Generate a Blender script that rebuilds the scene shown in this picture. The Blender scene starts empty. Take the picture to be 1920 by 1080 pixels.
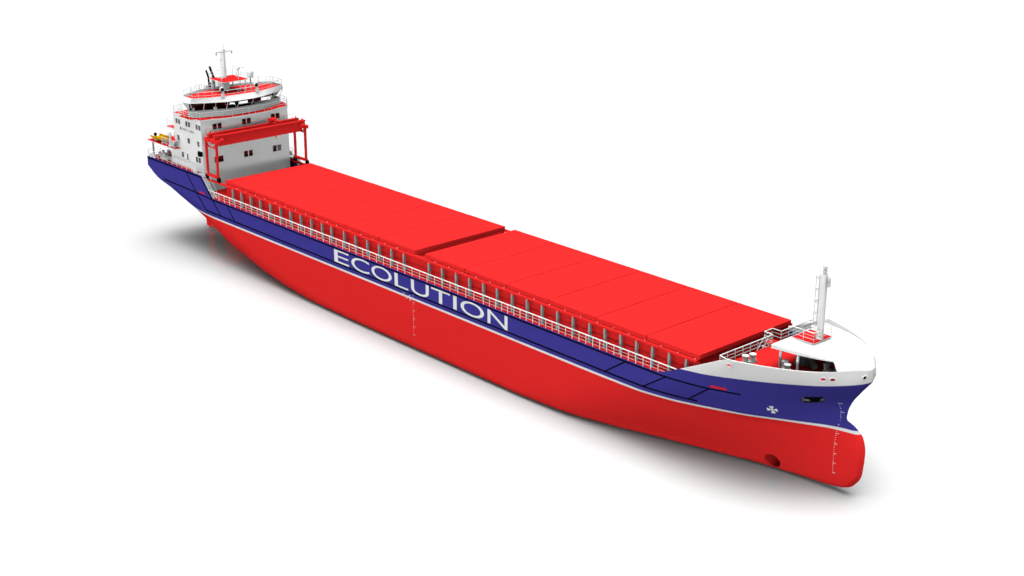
import bpy, bmesh, math
import numpy as np
from mathutils import Vector, Matrix

C = bpy.context.scene.collection
SC = bpy.context.scene

# ------------------------------------------------------------------ materials
def mat(name, col, rough=0.55, spec=0.0, metal=0.0, bump=0.0, vary=0.03):
    m = bpy.data.materials.new(name); m.use_nodes = True
    nt = m.node_tree; b = nt.nodes['Principled BSDF']
    b.inputs['Roughness'].default_value = rough
    b.inputs['Specular IOR Level'].default_value = spec
    b.inputs['Metallic'].default_value = metal
    tc = nt.nodes.new('ShaderNodeTexCoord'); n = nt.nodes.new('ShaderNodeTexNoise')
    n.inputs['Scale'].default_value = 1.7; n.inputs['Detail'].default_value = 3
    nt.links.new(tc.outputs['Object'], n.inputs['Vector'])
    mx = nt.nodes.new('ShaderNodeMix'); mx.data_type = 'RGBA'
    mx.inputs[6].default_value = (*[c*(1-vary) for c in col], 1)
    mx.inputs[7].default_value = (*[min(1, c*(1+vary)) for c in col], 1)
    nt.links.new(n.outputs['Fac'], mx.inputs[0]); nt.links.new(mx.outputs[2], b.inputs['Base Color'])
    return m
RED_C = (0.85, 0.026, 0.026); BLUE_C = (0.054, 0.047, 0.305); WHITE_C = (0.88, 0.88, 0.875)
RED = mat('red_paint', RED_C)
BLUE = mat('blue_paint', BLUE_C)
WHITE = mat('white_paint', WHITE_C)
SILL = mat('sill_shaded_grey', (0.56, 0.57, 0.57))  # light grey with the roof overhang's shade put into the colour
GREY = mat('grey_paint', (0.36, 0.37, 0.37))
LGREY = mat('light_grey_paint', (0.66, 0.67, 0.67))
MACH = mat('machinery_grey_green', (0.27, 0.30, 0.28))
BLACK = mat('black_paint', (0.004, 0.004, 0.006))
RUBBER = mat('black_rubber', (0.01, 0.01, 0.01))
YELLOW = mat('yellow_gelcoat', (0.80, 0.42, 0.004))
BRONZE = mat('bronze', (0.42, 0.38, 0.20), 0.35, 0.4)
LETTER = mat('white_lettering', (0.86, 0.86, 0.84))
DKTEXT = mat('dark_lettering', (0.03, 0.03, 0.035))
DARKIN = mat('dark_interior', (0.03, 0.012, 0.012))  # deckhead's lack of bounced light is put into this near-black colour
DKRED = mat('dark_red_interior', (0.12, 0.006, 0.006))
RING = mat('lifebuoy_red', (0.7, 0.12, 0.12))
LENS = mat('lamp_lens', (0.012, 0.013, 0.015), 0.2, 0.3)
GLASS = mat('dark_window_glass', (0.006, 0.006, 0.007), 0.04, 0.75)

def hull_mat():
    m = bpy.data.materials.new('hull_paint'); m.use_nodes = True
    nt = m.node_tree; b = nt.nodes['Principled BSDF']; N = nt.nodes.new; L = nt.links.new
    b.inputs['Roughness'].default_value = 0.55; b.inputs['Specular IOR Level'].default_value = 0.0
    tc = N('ShaderNodeTexCoord'); sx = N('ShaderNodeSeparateXYZ'); L(tc.outputs['Object'], sx.inputs[0])
    def math_(op, a, bb):
        n = N('ShaderNodeMath'); n.operation = op
        for i, v in enumerate((a, bb)):
            if isinstance(v, (int, float)): n.inputs[i].default_value = v
            else: L(v, n.inputs[i])
        return n.outputs[0]
    def mix(f, A, B):
        n = N('ShaderNodeMix'); n.data_type = 'RGBA'; L(f, n.inputs[0])
        for i, v in ((6, A), (7, B)):
            if isinstance(v, tuple): n.inputs[i].default_value = (*v, 1)
            else: L(v, n.inputs[i])
        return n.outputs[2]
    x, z = sx.outputs[0], sx.outputs[2]
    c = mix(math_('GREATER_THAN', z, 6.38), RED_C, (0.80, 0.79, 0.80))
    c = mix(math_('GREATER_THAN', z, 6.63), c, BLUE_C)
    bz = math_('ADD', math_('MULTIPLY', math_('SUBTRACT', x, 82.7), 0.086), 10.4)
    up = math_('MULTIPLY', math_('GREATER_THAN', z, bz), math_('GREATER_THAN', x, 70.0))
    c = mix(up, c, WHITE_C)
    L(c, b.inputs['Base Color'])
    return m
HULLM = hull_mat()

def floor_mat():
    m = bpy.data.materials.new('glossy_white_floor'); m.use_nodes = True
    nt = m.node_tree; b = nt.nodes['Principled BSDF']
    b.inputs['Roughness'].default_value = 0.015
    b.inputs['Specular IOR Level'].default_value = 0.3
    tc = nt.nodes.new('ShaderNodeTexCoord'); n = nt.nodes.new('ShaderNodeTexNoise'); n.inputs['Scale'].default_value = 0.3
    nt.links.new(tc.outputs['Object'], n.inputs['Vector'])
    mx = nt.nodes.new('ShaderNodeMix'); mx.data_type = 'RGBA'
    mx.inputs[6].default_value = (0.895, 0.895, 0.895, 1); mx.inputs[7].default_value = (0.905, 0.905, 0.905, 1)
    nt.links.new(n.outputs['Fac'], mx.inputs[0]); nt.links.new(mx.outputs[2], b.inputs['Base Color'])
    return m

# ------------------------------------------------------------------ builders
class MB:
    def __init__(s): s.v = []; s.f = []; s.m = []; s.mats = []
    def mi(s, m):
        if m is None: return 0
        if m not in s.mats: s.mats.append(m)
        return s.mats.index(m)
    def add(s, vs, fs, m=None):
        o = len(s.v); k = s.mi(m); s.v += [tuple(map(float, a)) for a in vs]
        s.f += [tuple(i+o for i in f) for f in fs]; s.m += [k]*len(fs); return s
    def box(s, x0, x1, y0, y1, z0, z1, m=None):
        vs = [(x, y, z) for z in (z0, z1) for y in (y0, y1) for x in (x0, x1)]
        return s.add(vs, [(0,2,3,1),(4,5,7,6),(0,1,5,4),(2,6,7,3),(0,4,6,2),(1,3,7,5)], m)
    def prism(s, pts, z0, z1, m=None):          # polygon (x,y) extruded; z may be callables
        n = len(pts); a = z0 if callable(z0) else (lambda x, y: z0); b = z1 if callable(z1) else (lambda x, y: z1)
        vs = [(x, y, a(x, y)) for x, y in pts]+[(x, y, b(x, y)) for x, y in pts]
        area = sum(pts[i][0]*pts[(i+1)%n][1]-pts[(i+1)%n][0]*pts[i][1] for i in range(n))
        fs = [tuple(range(n))[::-1], tuple(range(n, 2*n))]+[(i, (i+1)%n, n+(i+1)%n, n+i) for i in range(n)]
        if area < 0: fs = [f[::-1] for f in fs]
        return s.add(vs, fs, m)
    def bar(s, p, q, r, n=8, r2=None, m=None, cap=True):
        p = Vector(p); q = Vector(q); d = (q-p); L = d.length
        if L < 1e-6: return s
        d /= L; u = d.orthogonal().normalized() if abs(d.z) < .99 else Vector((1, 0, 0)); w = d.cross(u); r2 = r if r2 is None else r2
        vs = []
        for c, rr in ((p, r), (q, r2)):
            for i in range(n):
                t = 2*math.pi*(i+.5)/n; vs.append(c+u*math.cos(t)*rr+w*math.sin(t)*rr)
        fs = [(i, (i+1)%n, n+(i+1)%n, n+i) for i in range(n)]
        if cap: fs += [tuple(range(n))[::-1], tuple(range(n, 2*n))]
        return s.add(vs, fs, m)
    def path(s, pts, r, n=6, m=None):
        for a, b in zip(pts[:-1], pts[1:]): s.bar(a, b, r, n, m=m)
        return s
    def lathe(s, c, prof, n=20, axis=(0, 0, 1), m=None):   # prof (r, h) along axis
        a = Vector(axis).normalized(); u = a.orthogonal().normalized(); w = a.cross(u); c = Vector(c); vs = []
        for r, h in prof:
            for i in range(n):
                t = 2*math.pi*i/n; vs.append(c+a*h+u*math.cos(t)*r+w*math.sin(t)*r)
        fs = []
        for k in range(len(prof)-1):
            for i in range(n): fs.append((k*n+i, k*n+(i+1)%n, (k+1)*n+(i+1)%n, (k+1)*n+i))
        fs.append(tuple(range(n))[::-1]); K = (len(prof)-1)*n; fs.append(tuple(range(K, K+n)))
        return s.add(vs, fs, m)
    def torus(s, c, R, r, axis, n=20, k=8, sx=1.0, m=None):
        a = Vector(axis).normalized(); w = Vector((0, 0, 1)) if abs(a.z) < .9 else Vector((0, 1, 0)); u = w.cross(a).normalized(); w = a.cross(u); c = Vector(c); vs = []
        for i in range(n):
            t = 2*math.pi*i/n; d = u*math.cos(t)*sx+w*math.sin(t)
            for j in range(k):
                p = 2*math.pi*j/k; vs.append(c+d*R+(d.normalized()*math.cos(p)+a*math.sin(p))*r)
        fs = [(i*k+j, ((i+1)%n)*k+j, ((i+1)%n)*k+(j+1)%k, i*k+(j+1)%k) for i in range(n) for j in range(k)]
        return s.add(vs, fs, m)
    def build(s, name, m, parent=None, smooth=False):
        me = bpy.data.meshes.new(name)
        off = world_loc(parent) if parent else Vector((0, 0, 0))
        me.from_pydata([tuple(Vector(v)-off) for v in s.v], [], s.f)
        ml = list(s.mats) if s.mats else [m]
        if s.mats and any(True for _ in s.m) and m is not None and m not in ml: pass
        for mm in ml: me.materials.append(mm)
        for p, k in zip(me.polygons, s.m): p.material_index = k
        if smooth:
            for p in me.polygons: p.use_smooth = True
            me.set_sharp_from_angle(angle=math.radians(40))
        o = bpy.data.objects.new(name, me); C.objects.link(o)
        if parent: o.parent = parent
        return o
def world_loc(o):
    v = Vector((0, 0, 0))
    while o: v += o.location; o = o.parent
    return v
def thing(name, label, cat, loc, group=None):
    o = bpy.data.objects.new(name, None); C.objects.link(o); o.location = loc; o.empty_display_size = .5
    o['label'] = label; o['category'] = cat
    if group: o['group'] = group
    return o
def rails(mb, pts, hs=(0.36, 0.72, 1.08), rt=0.045, rm=0.024, step=1.35, rp=0.03, posts=None, n=6):
    """ship railing along a path (deck points); the last height is the top rail"""
    for h in hs:
        r = rt if h == hs[-1] else rm
        mb.path([(p[0], p[1], p[2]+h) for p in pts], r, n)
    for a, b in zip(pts[:-1], pts[1:]):
        a = Vector(a); b = Vector(b); k = max(1, round((b-a).length/step))
        for i in range(k+1):
            p = a.lerp(b, i/k); mb.bar(p, p+Vector((0, 0, hs[-1])), rp, n)
    return mb

# ------------------------------------------------------------------ hull shape
def pchip(xs, ys, x):
    xs = np.asarray(xs, float); ys = np.asarray(ys, float); x = np.asarray(x, float)
    h = np.diff(xs); d = np.diff(ys)/h; m = np.zeros_like(ys)
    for i in range(1, len(xs)-1):
        if d[i-1]*d[i] > 0:
            w1 = 2*h[i]+h[i-1]; w2 = h[i]+2*h[i-1]; m[i] = (w1+w2)/(w1/d[i-1]+w2/d[i])
    m[0] = d[0]; m[-1] = d[-1]
    i = np.clip(np.searchsorted(xs, x)-1, 0, len(xs)-2); t = np.clip((x-xs[i])/h[i], 0, 1)
    return ((1+2*t)*(1-t)**2*ys[i]+t*(1-t)**2*h[i]*m[i]+t*t*(3-2*t)*ys[i+1]+t*t*(t-1)*h[i]*m[i+1])
XN = [-19.6,-17,-14,-11,-8,-5,-2,2,8,15,22,30]
HF = [0.14,0.16,0.22,0.1,0.1,0.16,0.74,1.41,3.77,5.96,6.9,7.0]
HH = [0.89,1.54,2.62,3.64,4.47,5.07,5.45,5.45,3.89,2.39,1.48,1.0]
ZC = [9.68,7.87,6.47,5.0,3.76,2.48,1.23,0.27,0.0,0.0,0.0,0.0]
LV = {
0.0:[(60,7.0),(66,6.6),(72,5.2),(78,3.5),(84,1.8),(88,.7),(90.5,.2),(92,0.0)],
0.3:[(60,7.7),(66,7.3),(72,6.0),(78,4.25),(84,2.55),(88,1.45),(92,.72),(95,.3),(96.0,0)],
1.0:[(60,8),(66,7.75),(72,6.5),(78,4.75),(84,3.02),(88,1.9),(92,1.1),(95,.8),(97,.5),(97.55,0)],
2.5:[(60,8),(66,8),(72,7.3),(78,5.8),(84,3.98),(88,2.65),(92,1.5),(95,1.0),(97.3,.72),(98.1,.45),(98.4,0)],
4.5:[(60,8),(68,8),(74,7.65),(80,6.5),(84,5.15),(88,3.6),(92,2.0),(95,1.1),(97.3,.78),(98.2,.45),(98.52,0)],
6.0:[(60,8),(69.5,8),(76,7.82),(80.5,7.1),(83.8,6.05),(86.5,4.95),(90,3.25),(93,1.85),(95.5,.92),(97.1,.6),(97.9,.35),(98.2,0)],
6.6:[(60,8),(70,8),(77,7.92),(80.7,7.36),(83.5,6.52),(85.5,5.77),(88.4,4.62),(90.5,3.47),(92.8,2.2),(95.1,.95),(96.4,.5),(97.3,.28),(97.65,0)],
7.0:[(60,8),(71,8),(77.6,7.93),(81,7.45),(83.5,6.75),(85.5,6.0),(88.4,4.85),(90.5,3.66),(92.8,2.3),(95.0,.85),(96.1,.3),(96.8,.14),(97.1,0)],
7.3:[(60,8),(71,8),(78,7.95),(81,7.5),(83.5,6.87),(85.5,6.13),(88.4,4.97),(90.5,3.77),(92.8,2.36),(94.8,.95),(95.8,.3),(96.1,.1),(96.23,0)],
8.2:[(60,8),(71,8),(79,8),(82.3,7.6),(85.5,6.65),(88.4,5.45),(90.5,4.25),(92.8,2.75),(94.8,1.15),(95.8,.38),(96.2,.12),(96.33,0)],
9.2:[(60,8),(72,8),(80,8),(84.07,7.5),(87.95,6.15),(90.5,4.9),(92.8,3.4),(94.8,1.8),(96.0,.75),(96.5,.28),(96.7,0)],
10.6:[(60,8),(73,8),(81,8),(84.8,7.75),(88.2,6.75),(91,5.55),(93.5,4.1),(95.5,2.75),(96.9,1.35),(97.45,.6),(97.65,0)],
11.9:[(60,8),(74,8),(83,8),(86.8,7.75),(90,6.75),(92.7,5.6),(95,4.25),(96.7,2.8),(97.9,1.4),(98.35,.6),(98.5,0)],
13.0:[(60,8),(74,8),(84.5,8),(88,7.78),(90.7,6.95),(92.8,6.0),(94.8,4.75),(96.5,3.15),(97.85,1.5),(98.4,.6),(98.55,0)]}
ZL = sorted(LV); NB = 110
def curve(pts, N):
    p = np.array(pts, float); d = np.r_[0, np.cumsum(np.hypot(*np.diff(p, axis=0).T))]
    t = np.linspace(0, 1, N); t = 1-(1-t)**1.6; s = t*d[-1]
    return np.stack([pchip(d, p[:,0], s), np.maximum(0, pchip(d, p[:,1], s))], -1)
CV = np.array([curve(LV[z], NB) for z in ZL])
def bow_at(z):      # arrays x_i, hb_i for NB chord parameters; z scalar or per-i array
    z = np.broadcast_to(np.asarray(z, float), (NB,))
    return (np.array([pchip(ZL, CV[:,i,0], z[i]) for i in range(NB)]), np.array([pchip(ZL, CV[:,i,1], z[i]) for i in range(NB)]))
ZROW = np.r_[1-np.cos(np.linspace(0, math.pi/2, 14)), np.linspace(1, 9.2, 34)[1:]]
_cache = {}
def hb(x, z):       # half breadth of the shell
    if x < 60:
        hf = float(pchip(XN, HF, x)); H = float(pchip(XN, HH, x)); zc = float(pchip(XN, ZC, x))
        if z >= zc+H: return 8.0
        s = max(0, min(1, (z-zc)/H)); return hf+(8-hf)*math.sqrt(max(0, 1-(1-s)**2))
    k = round(z, 2)
    if k not in _cache: _cache[k] = bow_at(k)
    X, Y = _cache[k]; return float(np.interp(x, X, Y))
TOPX = [-20,-4.74,-1.99,79.4,80.3,80.9,81.67,82.2,82.66,88.0,88.05,120]
TOPZ = [11.92,11.92,9.2,9.2,9.33,9.58,9.88,10.16,10.38,12.98,13,13]
def top(x): return float(np.interp(x, TOPX, TOPZ))

def hull_mesh():
    nl = len(ZROW); NU = 10
    cols = []
    xs = list(np.linspace(-19.6, -4.8, 26))+[-4.74, -4.2, -3.4, -2.6, -1.99]+list(np.linspace(-1, 59, 62))
    for x in xs:        # stern and parallel body: same row count as the bow
        hf = float(pchip(XN, HF, x)); H = float(pchip(XN, HH, x)); zc = float(pchip(XN, ZC, x)); col = []
        for k in range(nl):
            if k < 14:
                ph = k/13*math.pi/2; y = hf+(8-hf)*math.sin(ph); z = zc+H*(1-math.cos(ph))
            else:
                w = (k-13)/(nl-14); y = 8.0; z0 = zc+H; z = z0+(max(9.2, z0+.02)-z0)*w
            col.append((x, y, z))
        zt = top(x); zb = col[-1][2]
        for j in range(1, NU+1): col.append((x, 8.0, zb+(max(zt, zb+.001*NU)-zb)*j/NU))
        cols.append(col)
    rows = [bow_at(z) for z in ZROW]
    X92 = rows[-1][0]; tz = np.array([top(x) for x in X92])
    # the top height follows the shell at the height it reaches
    for _ in range(4):
        Xt, _y = bow_at(tz); tz = np.array([top(x) for x in Xt])
    ups = [bow_at(9.2+(np.maximum(tz, 9.21)-9.2)*j/NU) for j in range(1, NU+1)]
    zup = [9.2+(np.maximum(tz, 9.21)-9.2)*j/NU for j in range(1, NU+1)]
    for i in range(NB):
        col = [(rows[k][0][i], rows[k][1][i], ZROW[k]) for k in range(nl)]
        col += [(ups[j][0][i], ups[j][1][i], zup[j][i]) for j in range(NU)]
        cols.append(col)
    M = len(cols[0]); vs = []; fs = []
    for sgn in (-1, 1):
        o = len(vs)
        for col in cols:
            for (x, y, z) in col: vs.append((x, sgn*y, z))
        for a in range(len(cols)-1):
            for b in range(M-1):
                f = (o+a*M+b, o+(a+1)*M+b, o+(a+1)*M+b+1, o+a*M+b+1)
                fs.append(f if sgn < 0 else f[::-1])
    n1 = len(cols)*M
    for a in range(len(cols)-1):        # flat bottom strip
        fs.append((a*M, n1+a*M, n1+(a+1)*M, (a+1)*M))
    for b in range(M-1):                # transom
        fs.append((b, b+1, n1+b+1, n1+b))
    me = bpy.data.meshes.new('hull'); me.from_pydata(vs, [], fs)
    bm = bmesh.new(); bm.from_mesh(me)
    bmesh.ops.remove_doubles(bm, verts=bm.verts, dist=0.004)
    bmesh.ops.dissolve_degenerate(bm, edges=bm.edges, dist=0.002)
    bmesh.ops.recalc_face_normals(bm, faces=bm.faces)
    bm.to_mesh(me); bm.free()
    return me

def cutter(mb):
    me = bpy.data.meshes.new('cut'); me.from_pydata(mb.v, [], mb.f)
    bm = bmesh.new(); bm.from_mesh(me); bmesh.ops.recalc_face_normals(bm, faces=bm.faces); bm.to_mesh(me); bm.free()
    o = bpy.data.objects.new('cut', me); C.objects.link(o); return o

# ------------------------------------------------------------------ the ship
ship = thing('cargo_ship', 'long blue and red cargo ship model with white deckhouse aft and ECOLUTION on its side', 'cargo ship', (40, 0, 0))

TUN = (89.42, 1.14, 0.78)       # bow thruster tunnel x, z, radius
hm = hull_mesh()
hull = bpy.data.objects.new('hull', hm); C.objects.link(hull)
so = hull.modifiers.new('s', 'SOLIDIFY'); so.thickness = 0.09; so.offset = -1 
cuts = MB(); cuts.bar((TUN[0], -9, TUN[1]), (TUN[0], 9, TUN[1]), TUN[2], 40)
PK = [(93.45, 9.67), (95.14, 9.93), (94.83, 9.10), (93.22, 8.88)]
def pocket(sgn):
    m = MB(); a = PK
    vs = []
    for x, z in a: vs.append((x, sgn*(hb(x, z)+.35), z))
    for x, z in a: vs.append((x-.15, sgn*(hb(x, z)-.45), z))
    fs = [(0,1,2,3), (7,6,5,4)]+[(i, 4+i, 4+(i+1)%4, (i+1)%4) for i in range(4)]
    m.add(vs, fs); return m, vs
ports = [(88.21, 12.4, .22, 1.0), (95.84, 12.3, .18, 1.45), (96.46, 12.28, .18, 1.45), (98.28, 12.4, .19, 1.0)]
def normal_at(x, z, sgn=-1):
    e = .05; p = Vector((x, sgn*hb(x, z), z)); a = Vector((x-e, sgn*hb(x-e, z), z)); b = Vector((x, sgn*hb(x, z+e), z+e))
    n = (a-p).cross(b-p).normalized(); n = n if n.y*sgn > 0 else -n; return p, n
for x, z, r, sx in ports:
    for sgn in (-1, 1):
        p, n = normal_at(x, z, sgn); u = Vector((0, 0, 1)).cross(n).normalized(); w = n.cross(u)
        vs = []; K = 20
        for d in (.4, -.4):
            for i in range(K):
                t = 2*math.pi*i/K; vs.append(p+n*d+u*math.cos(t)*r*sx+w*math.sin(t)*r)
        cuts.add(vs, [tuple(range(K)), tuple(range(K, 2*K))[::-1]]+[(i, K+i, K+(i+1)%K, (i+1)%K) for i in range(K)])
for sgn in (-1, 1):
    m_, v_ = pocket(sgn); cuts.add(m_.v, m_.f)
co = cutter(cuts)
bo = hull.modifiers.new('b', 'BOOLEAN'); bo.operation = 'DIFFERENCE'; bo.object = co; bo.solver = 'EXACT'
dg = bpy.context.evaluated_depsgraph_get(); me2 = bpy.data.meshes.new_from_object(hull.evaluated_get(dg))
print('hull faces', len(hm.polygons), '->', len(me2.polygons))
bpy.data.objects.remove(hull); bpy.data.objects.remove(co)
for p in me2.polygons: p.use_smooth = True; p.material_index = 0
me2.materials.clear(); me2.materials.append(HULLM); me2.set_sharp_from_angle(angle=math.radians(35))
hull = bpy.data.objects.new('hull', me2); C.objects.link(hull); hull.parent = ship
hull.matrix_parent_inverse = Matrix.Identity(4); hull.location = (-40, 0, 0)
# hull origin is at world x=0, so its object-space paint heights are world heights

def on_hull(x, z, out=0.0, sgn=-1): return Vector((x, sgn*(hb(x, z)+out), z))
def strake(pts, w=0.15, out=0.06, name='rubbing_strake'):
    """a black half-round bar welded on the shell; pts (x, z) polyline"""
    P = []
    for (a, b) in zip(pts[:-1], pts[1:]):
        L = math.hypot(b[0]-a[0], b[1]-a[1]); k = max(2, int(L/0.8))
        P += [(a[0]+(b[0]-a[0])*i/k, a[1]+(b[1]-a[1])*i/k) for i in range(k)]
    P.append(pts[-1]); n = len(P)
    for sgn in (-1, 1):
        mb = MB(); vs = []
        for i, (x, z) in enumerate(P):
            a = P[max(0, i-1)]; b = P[min(n-1, i+1)]; dx, dz = b[0]-a[0], b[1]-a[1]; L = math.hypot(dx, dz); nx, nz = -dz/L, dx/L
            for s_, o_ in ((-.5, -.03), (-.5, out*.6), (-.25, out), (.25, out), (.5, out*.6), (.5, -.03)):
                vs.append(on_hull(x+nx*w*s_, z+nz*w*s_, o_, sgn))
        fs = [(i*6+j, i*6+(j+1)%6, (i+1)*6+(j+1)%6, (i+1)*6+j) for i in range(n-1) for j in range(6)]+[tuple(range(6)), tuple(range((n-1)*6, n*6))]
        mb.add(vs, fs); mb.build(name, BLACK, hull)
strake([(-15.1, 9.36), (-5.2, 9.2), (-1.9, 9.03), (75, 9.03), (84, 9.06), (88.4, 9.02)], .17)
strake([(-3.87, 7.17), (60, 7.12), (78, 7.12), (83.9, 7.12)], .17)
strake([(-19.45, 11.72), (-4.75, 11.72), (-2.0, 9.06)], .2)
strake([(-8.56, 11.6), (-6.12, 9.22), (-3.87, 7.2)], .13); strake([(-1.95, 9.0), (-0.05, 7.2)], .13)
strake([(1.75, 9.0), (3.56, 7.2)], .13)
strake([(75.65, 9.0), (72.95, 7.17)], .13); strake([(80.9, 9.0), (78.1, 7.17)], .13); strake([(85.5, 9.0), (83.1, 7.17)], .13)

# ---- text helpers
_fc = {}
def glyphs(txt):
    if txt in _fc: return _fc[txt]
    cu = bpy.data.curves.new('t', 'FONT'); cu.body = txt; cu.size = 1; cu.resolution_u = 5
    o = bpy.data.objects.new('t', cu); C.objects.link(o); bpy.context.view_layer.update()
    dg = bpy.context.evaluated_depsgraph_get(); me = bpy.data.meshes.new_from_object(o.evaluated_get(dg))
    bpy.data.objects.remove(o); bm = bmesh.new(); bm.from_mesh(me)
    bmesh.ops.remove_doubles(bm, verts=bm.verts, dist=1e-4)
    v = [(a.co.x, a.co.y) for a in bm.verts]; f = [tuple(x.index for x in p.verts) for p in bm.faces]; bm.free()
    xs = [a[0] for a in v]; ys = [a[1] for a in v]
    r = (v, f, min(xs), max(xs), min(ys), max(ys)); _fc[txt] = r; return r
def text_on(mb, txt, x0, x1, z0, z1, fn, th=0.012):
    """text fitted in the box x0..x1, z0..z1 and mapped through fn(x, z, out)"""
    v, f, a, b, c, d = glyphs(txt)
    P = [(x0+(p[0]-a)/(b-a)*(x1-x0), z0+(p[1]-c)/(d-c)*(z1-z0)) for p in v]
    n = len(P); vs = [fn(x, z, th) for x, z in P]+[fn(x, z, -.02) for x, z in P]
    fs = list(f)+[tuple(i+n for i in g)[::-1] for g in f]
    cnt = {}
    for g in f:
        for i in range(len(g)):
            e = (g[i], g[(i+1)%len(g)]); cnt[tuple(sorted(e))] = cnt.get(tuple(sorted(e)), [])+[e]
    for e, l in cnt.items():
        if len(l) == 1: i, j = l[0]; fs.append((j, i, i+n, j+n))
    mb.add(vs, fs)
lt = MB()
for ch, x0, x1, z0, z1 in (('E',26.44,29.5,7.27,8.88),('C',30.0,33.6,7.24,8.91),('O',34.05,38.0,7.24,8.91),('L',38.55,41.1,7.27,8.88),('U',41.65,44.9,7.24,8.88),
                   ('T',45.35,48.65,7.27,8.88),('I',49.23,49.83,7.27,8.88),('O',50.5,54.45,7.24,8.91),('N',55.05,58.3,7.27,8.88)):
    text_on(lt, ch, x0, x1, z0, z1, lambda x, z, o: on_hull(x, z, o))
lt.build('lettering', LETTER, hull)
def marks(x0, lo, hi):
    mb = MB(); h = .08
    for m_ in range(lo, hi+1):
        text_on(mb, '%dM' % m_, x0-.07, x0+.24, m_, m_+h*1.2, lambda x, z, o: on_hull(x, z, o))
        if m_ < hi:
            for d in (2, 4, 6, 8): text_on(mb, str(d), x0-.045, x0+.03, m_+d/10, m_+d/10+h, lambda x, z, o: on_hull(x, z, o))
    return mb
marks(95.8, 2, 9).build('draught_marks', LETTER, hull)
mk = marks(41.95, 2, 7)
mk.build('draught_marks', LETTER, hull)
ll = MB()       # load line ring with its side bars
for i in range(24):
    a, b = 2*math.pi*i/24, 2*math.pi*(i+1)/24
    vs = [on_hull(40.75+math.cos(t)*r, 6.45+math.sin(t)*r, .014) for t, r in ((a, .15), (b, .15), (b, .19), (a, .19))]; ll.add(vs, [(0, 1, 2, 3)])
for (a, b, c, d) in ((40.45, 41.05, 6.43, 6.47), (41.35, 41.39, 6.1, 6.8), (41.39, 41.6, 6.76, 6.8), (41.39, 41.6, 6.6, 6.64), (41.39, 41.6, 6.3, 6.34), (41.39, 41.6, 6.12, 6.16), (41.15, 41.35, 6.68, 6.72)):
    ll.add([on_hull(a, c, .014), on_hull(b, c, .014), on_hull(b, d, .014), on_hull(a, d, .014)], [(0, 1, 2, 3)])
for txt, a, b, c in (('D', 40.3, 40.42, 6.7), ('L', 40.1, 40.2, 6.75), ('R', 41.1, 41.22, 6.55)): text_on(ll, txt, a, b, c, c+.14, lambda x, z, o: on_hull(x, z, o))
ll.build('load_line_mark', LETTER, hull)
th = MB()       # bow thruster symbol: four blades in a cross
for k in range(4):
    a = math.pi/2*k; c, s = math.cos(a), math.sin(a)
    pr = [(0, .045), (.12, .06), (.24, .12), (.34, .18), (.4, .17), (.43, .1)]
    vs = [on_hull(90.66+u*c-v*q*s, 7.63+u*s+v*q*c, .03) for u, v in pr for q in (-1, 0, 1)]
    th.add(vs, [f for i in range(5) for f in ((3*i, 3*i+1, 3*i+4, 3*i+3), (3*i+1, 3*i+2, 3*i+5, 3*i+4))])
th.build('thruster_symbol', LETTER, hull)
tn = MB()       # tunnel liner
K = 40; vs = []
for i in range(K):
    t = 2*math.pi*i/K; x = TUN[0]+math.cos(t)*(TUN[2]-.005); z = TUN[1]+math.sin(t)*(TUN[2]-.005)
    y = hb(x, z)-.02; vs += [(x, -y, z), (x, y, z)]
tn.add(vs, [(2*i, 2*((i+1)%K), 2*((i+1)%K)+1, 2*i+1) for i in range(K)]); tn.build('thruster_tunnel', RED, hull, True)
for sgn in (-1, 1):     # anchor pocket with its anchor
    m_, v_ = pocket(sgn); f = MB()
    q = PK
    vs = [(x, sgn*(hb(x, z)-.01), z) for x, z in q]+v_[4:]
    f.add(vs, [(4, 5, 6, 7)]+[(i, (i+1)%4, 4+(i+1)%4, 4+i) for i in range(4)]); pk = f.build('anchor_pocket', GREY, hull)
    an = MB()
    pr = [(PK[0][0]+(PK[1][0]-PK[0][0])*u+(PK[3][0]-PK[0][0])*v, PK[0][1]+(PK[1][1]-PK[0][1])*u+(PK[3][1]-PK[0][1])*v) for u, v in ((.1, .04), (.97, .04), (.95, .38), (.78, .42), (.68, .82), (.64, .9), (.4, .9), (.36, .82), (.26, .42), (.1, .38))]
    n_ = len(pr); vs = [(x, sgn*(hb(x, z)-.03), z) for x, z in pr]+[(x, sgn*(hb(x, z)-.3), z) for x, z in pr]
    an.add(vs, [tuple(range(n_)), tuple(range(n_, 2*n_))[::-1]]+[(i, (i+1)%n_, n_+(i+1)%n_, n_+i) for i in range(n_)])
    an.build('anchor', BLACK, pk)
for x, z, r, sx in ports:
    for sgn in (-1, 1):
        p, n = normal_at(x, z, sgn); m_ = MB(); m_.torus(p+n*.03, r+.04, .075, n, 24, 8, sx*1.02 if sx == 1 else sx*.93); m_.build('mooring_port', WHITE, hull, True)
def pill(x0, x1, z, r, dz=0.0):
    m_ = MB(); P = []
    for i in range(12):
        t = math.pi/2+math.pi*i/11; P.append((x0+r+math.cos(t)*r, z+math.sin(t)*r))
    for i in range(12):
        t = -math.pi/2+math.pi*i/11; P.append((x1-r+math.cos(t)*r, z+dz+math.sin(t)*r))
    m_.add([on_hull(x, zz, .03) for x, zz in P]+[on_hull(x, zz, -.03) for x, zz in P], [tuple(range(24))]+[(i, (i+1)%24, 24+(i+1)%24, 24+i) for i in range(24)])
    return m_
pill(85.75, 87.25, 9.36, .13).build('red_slot', RED, hull); pill(-5.3, -3.9, 9.5, .10, -.05).build('red_slot', RED, hull)

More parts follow.
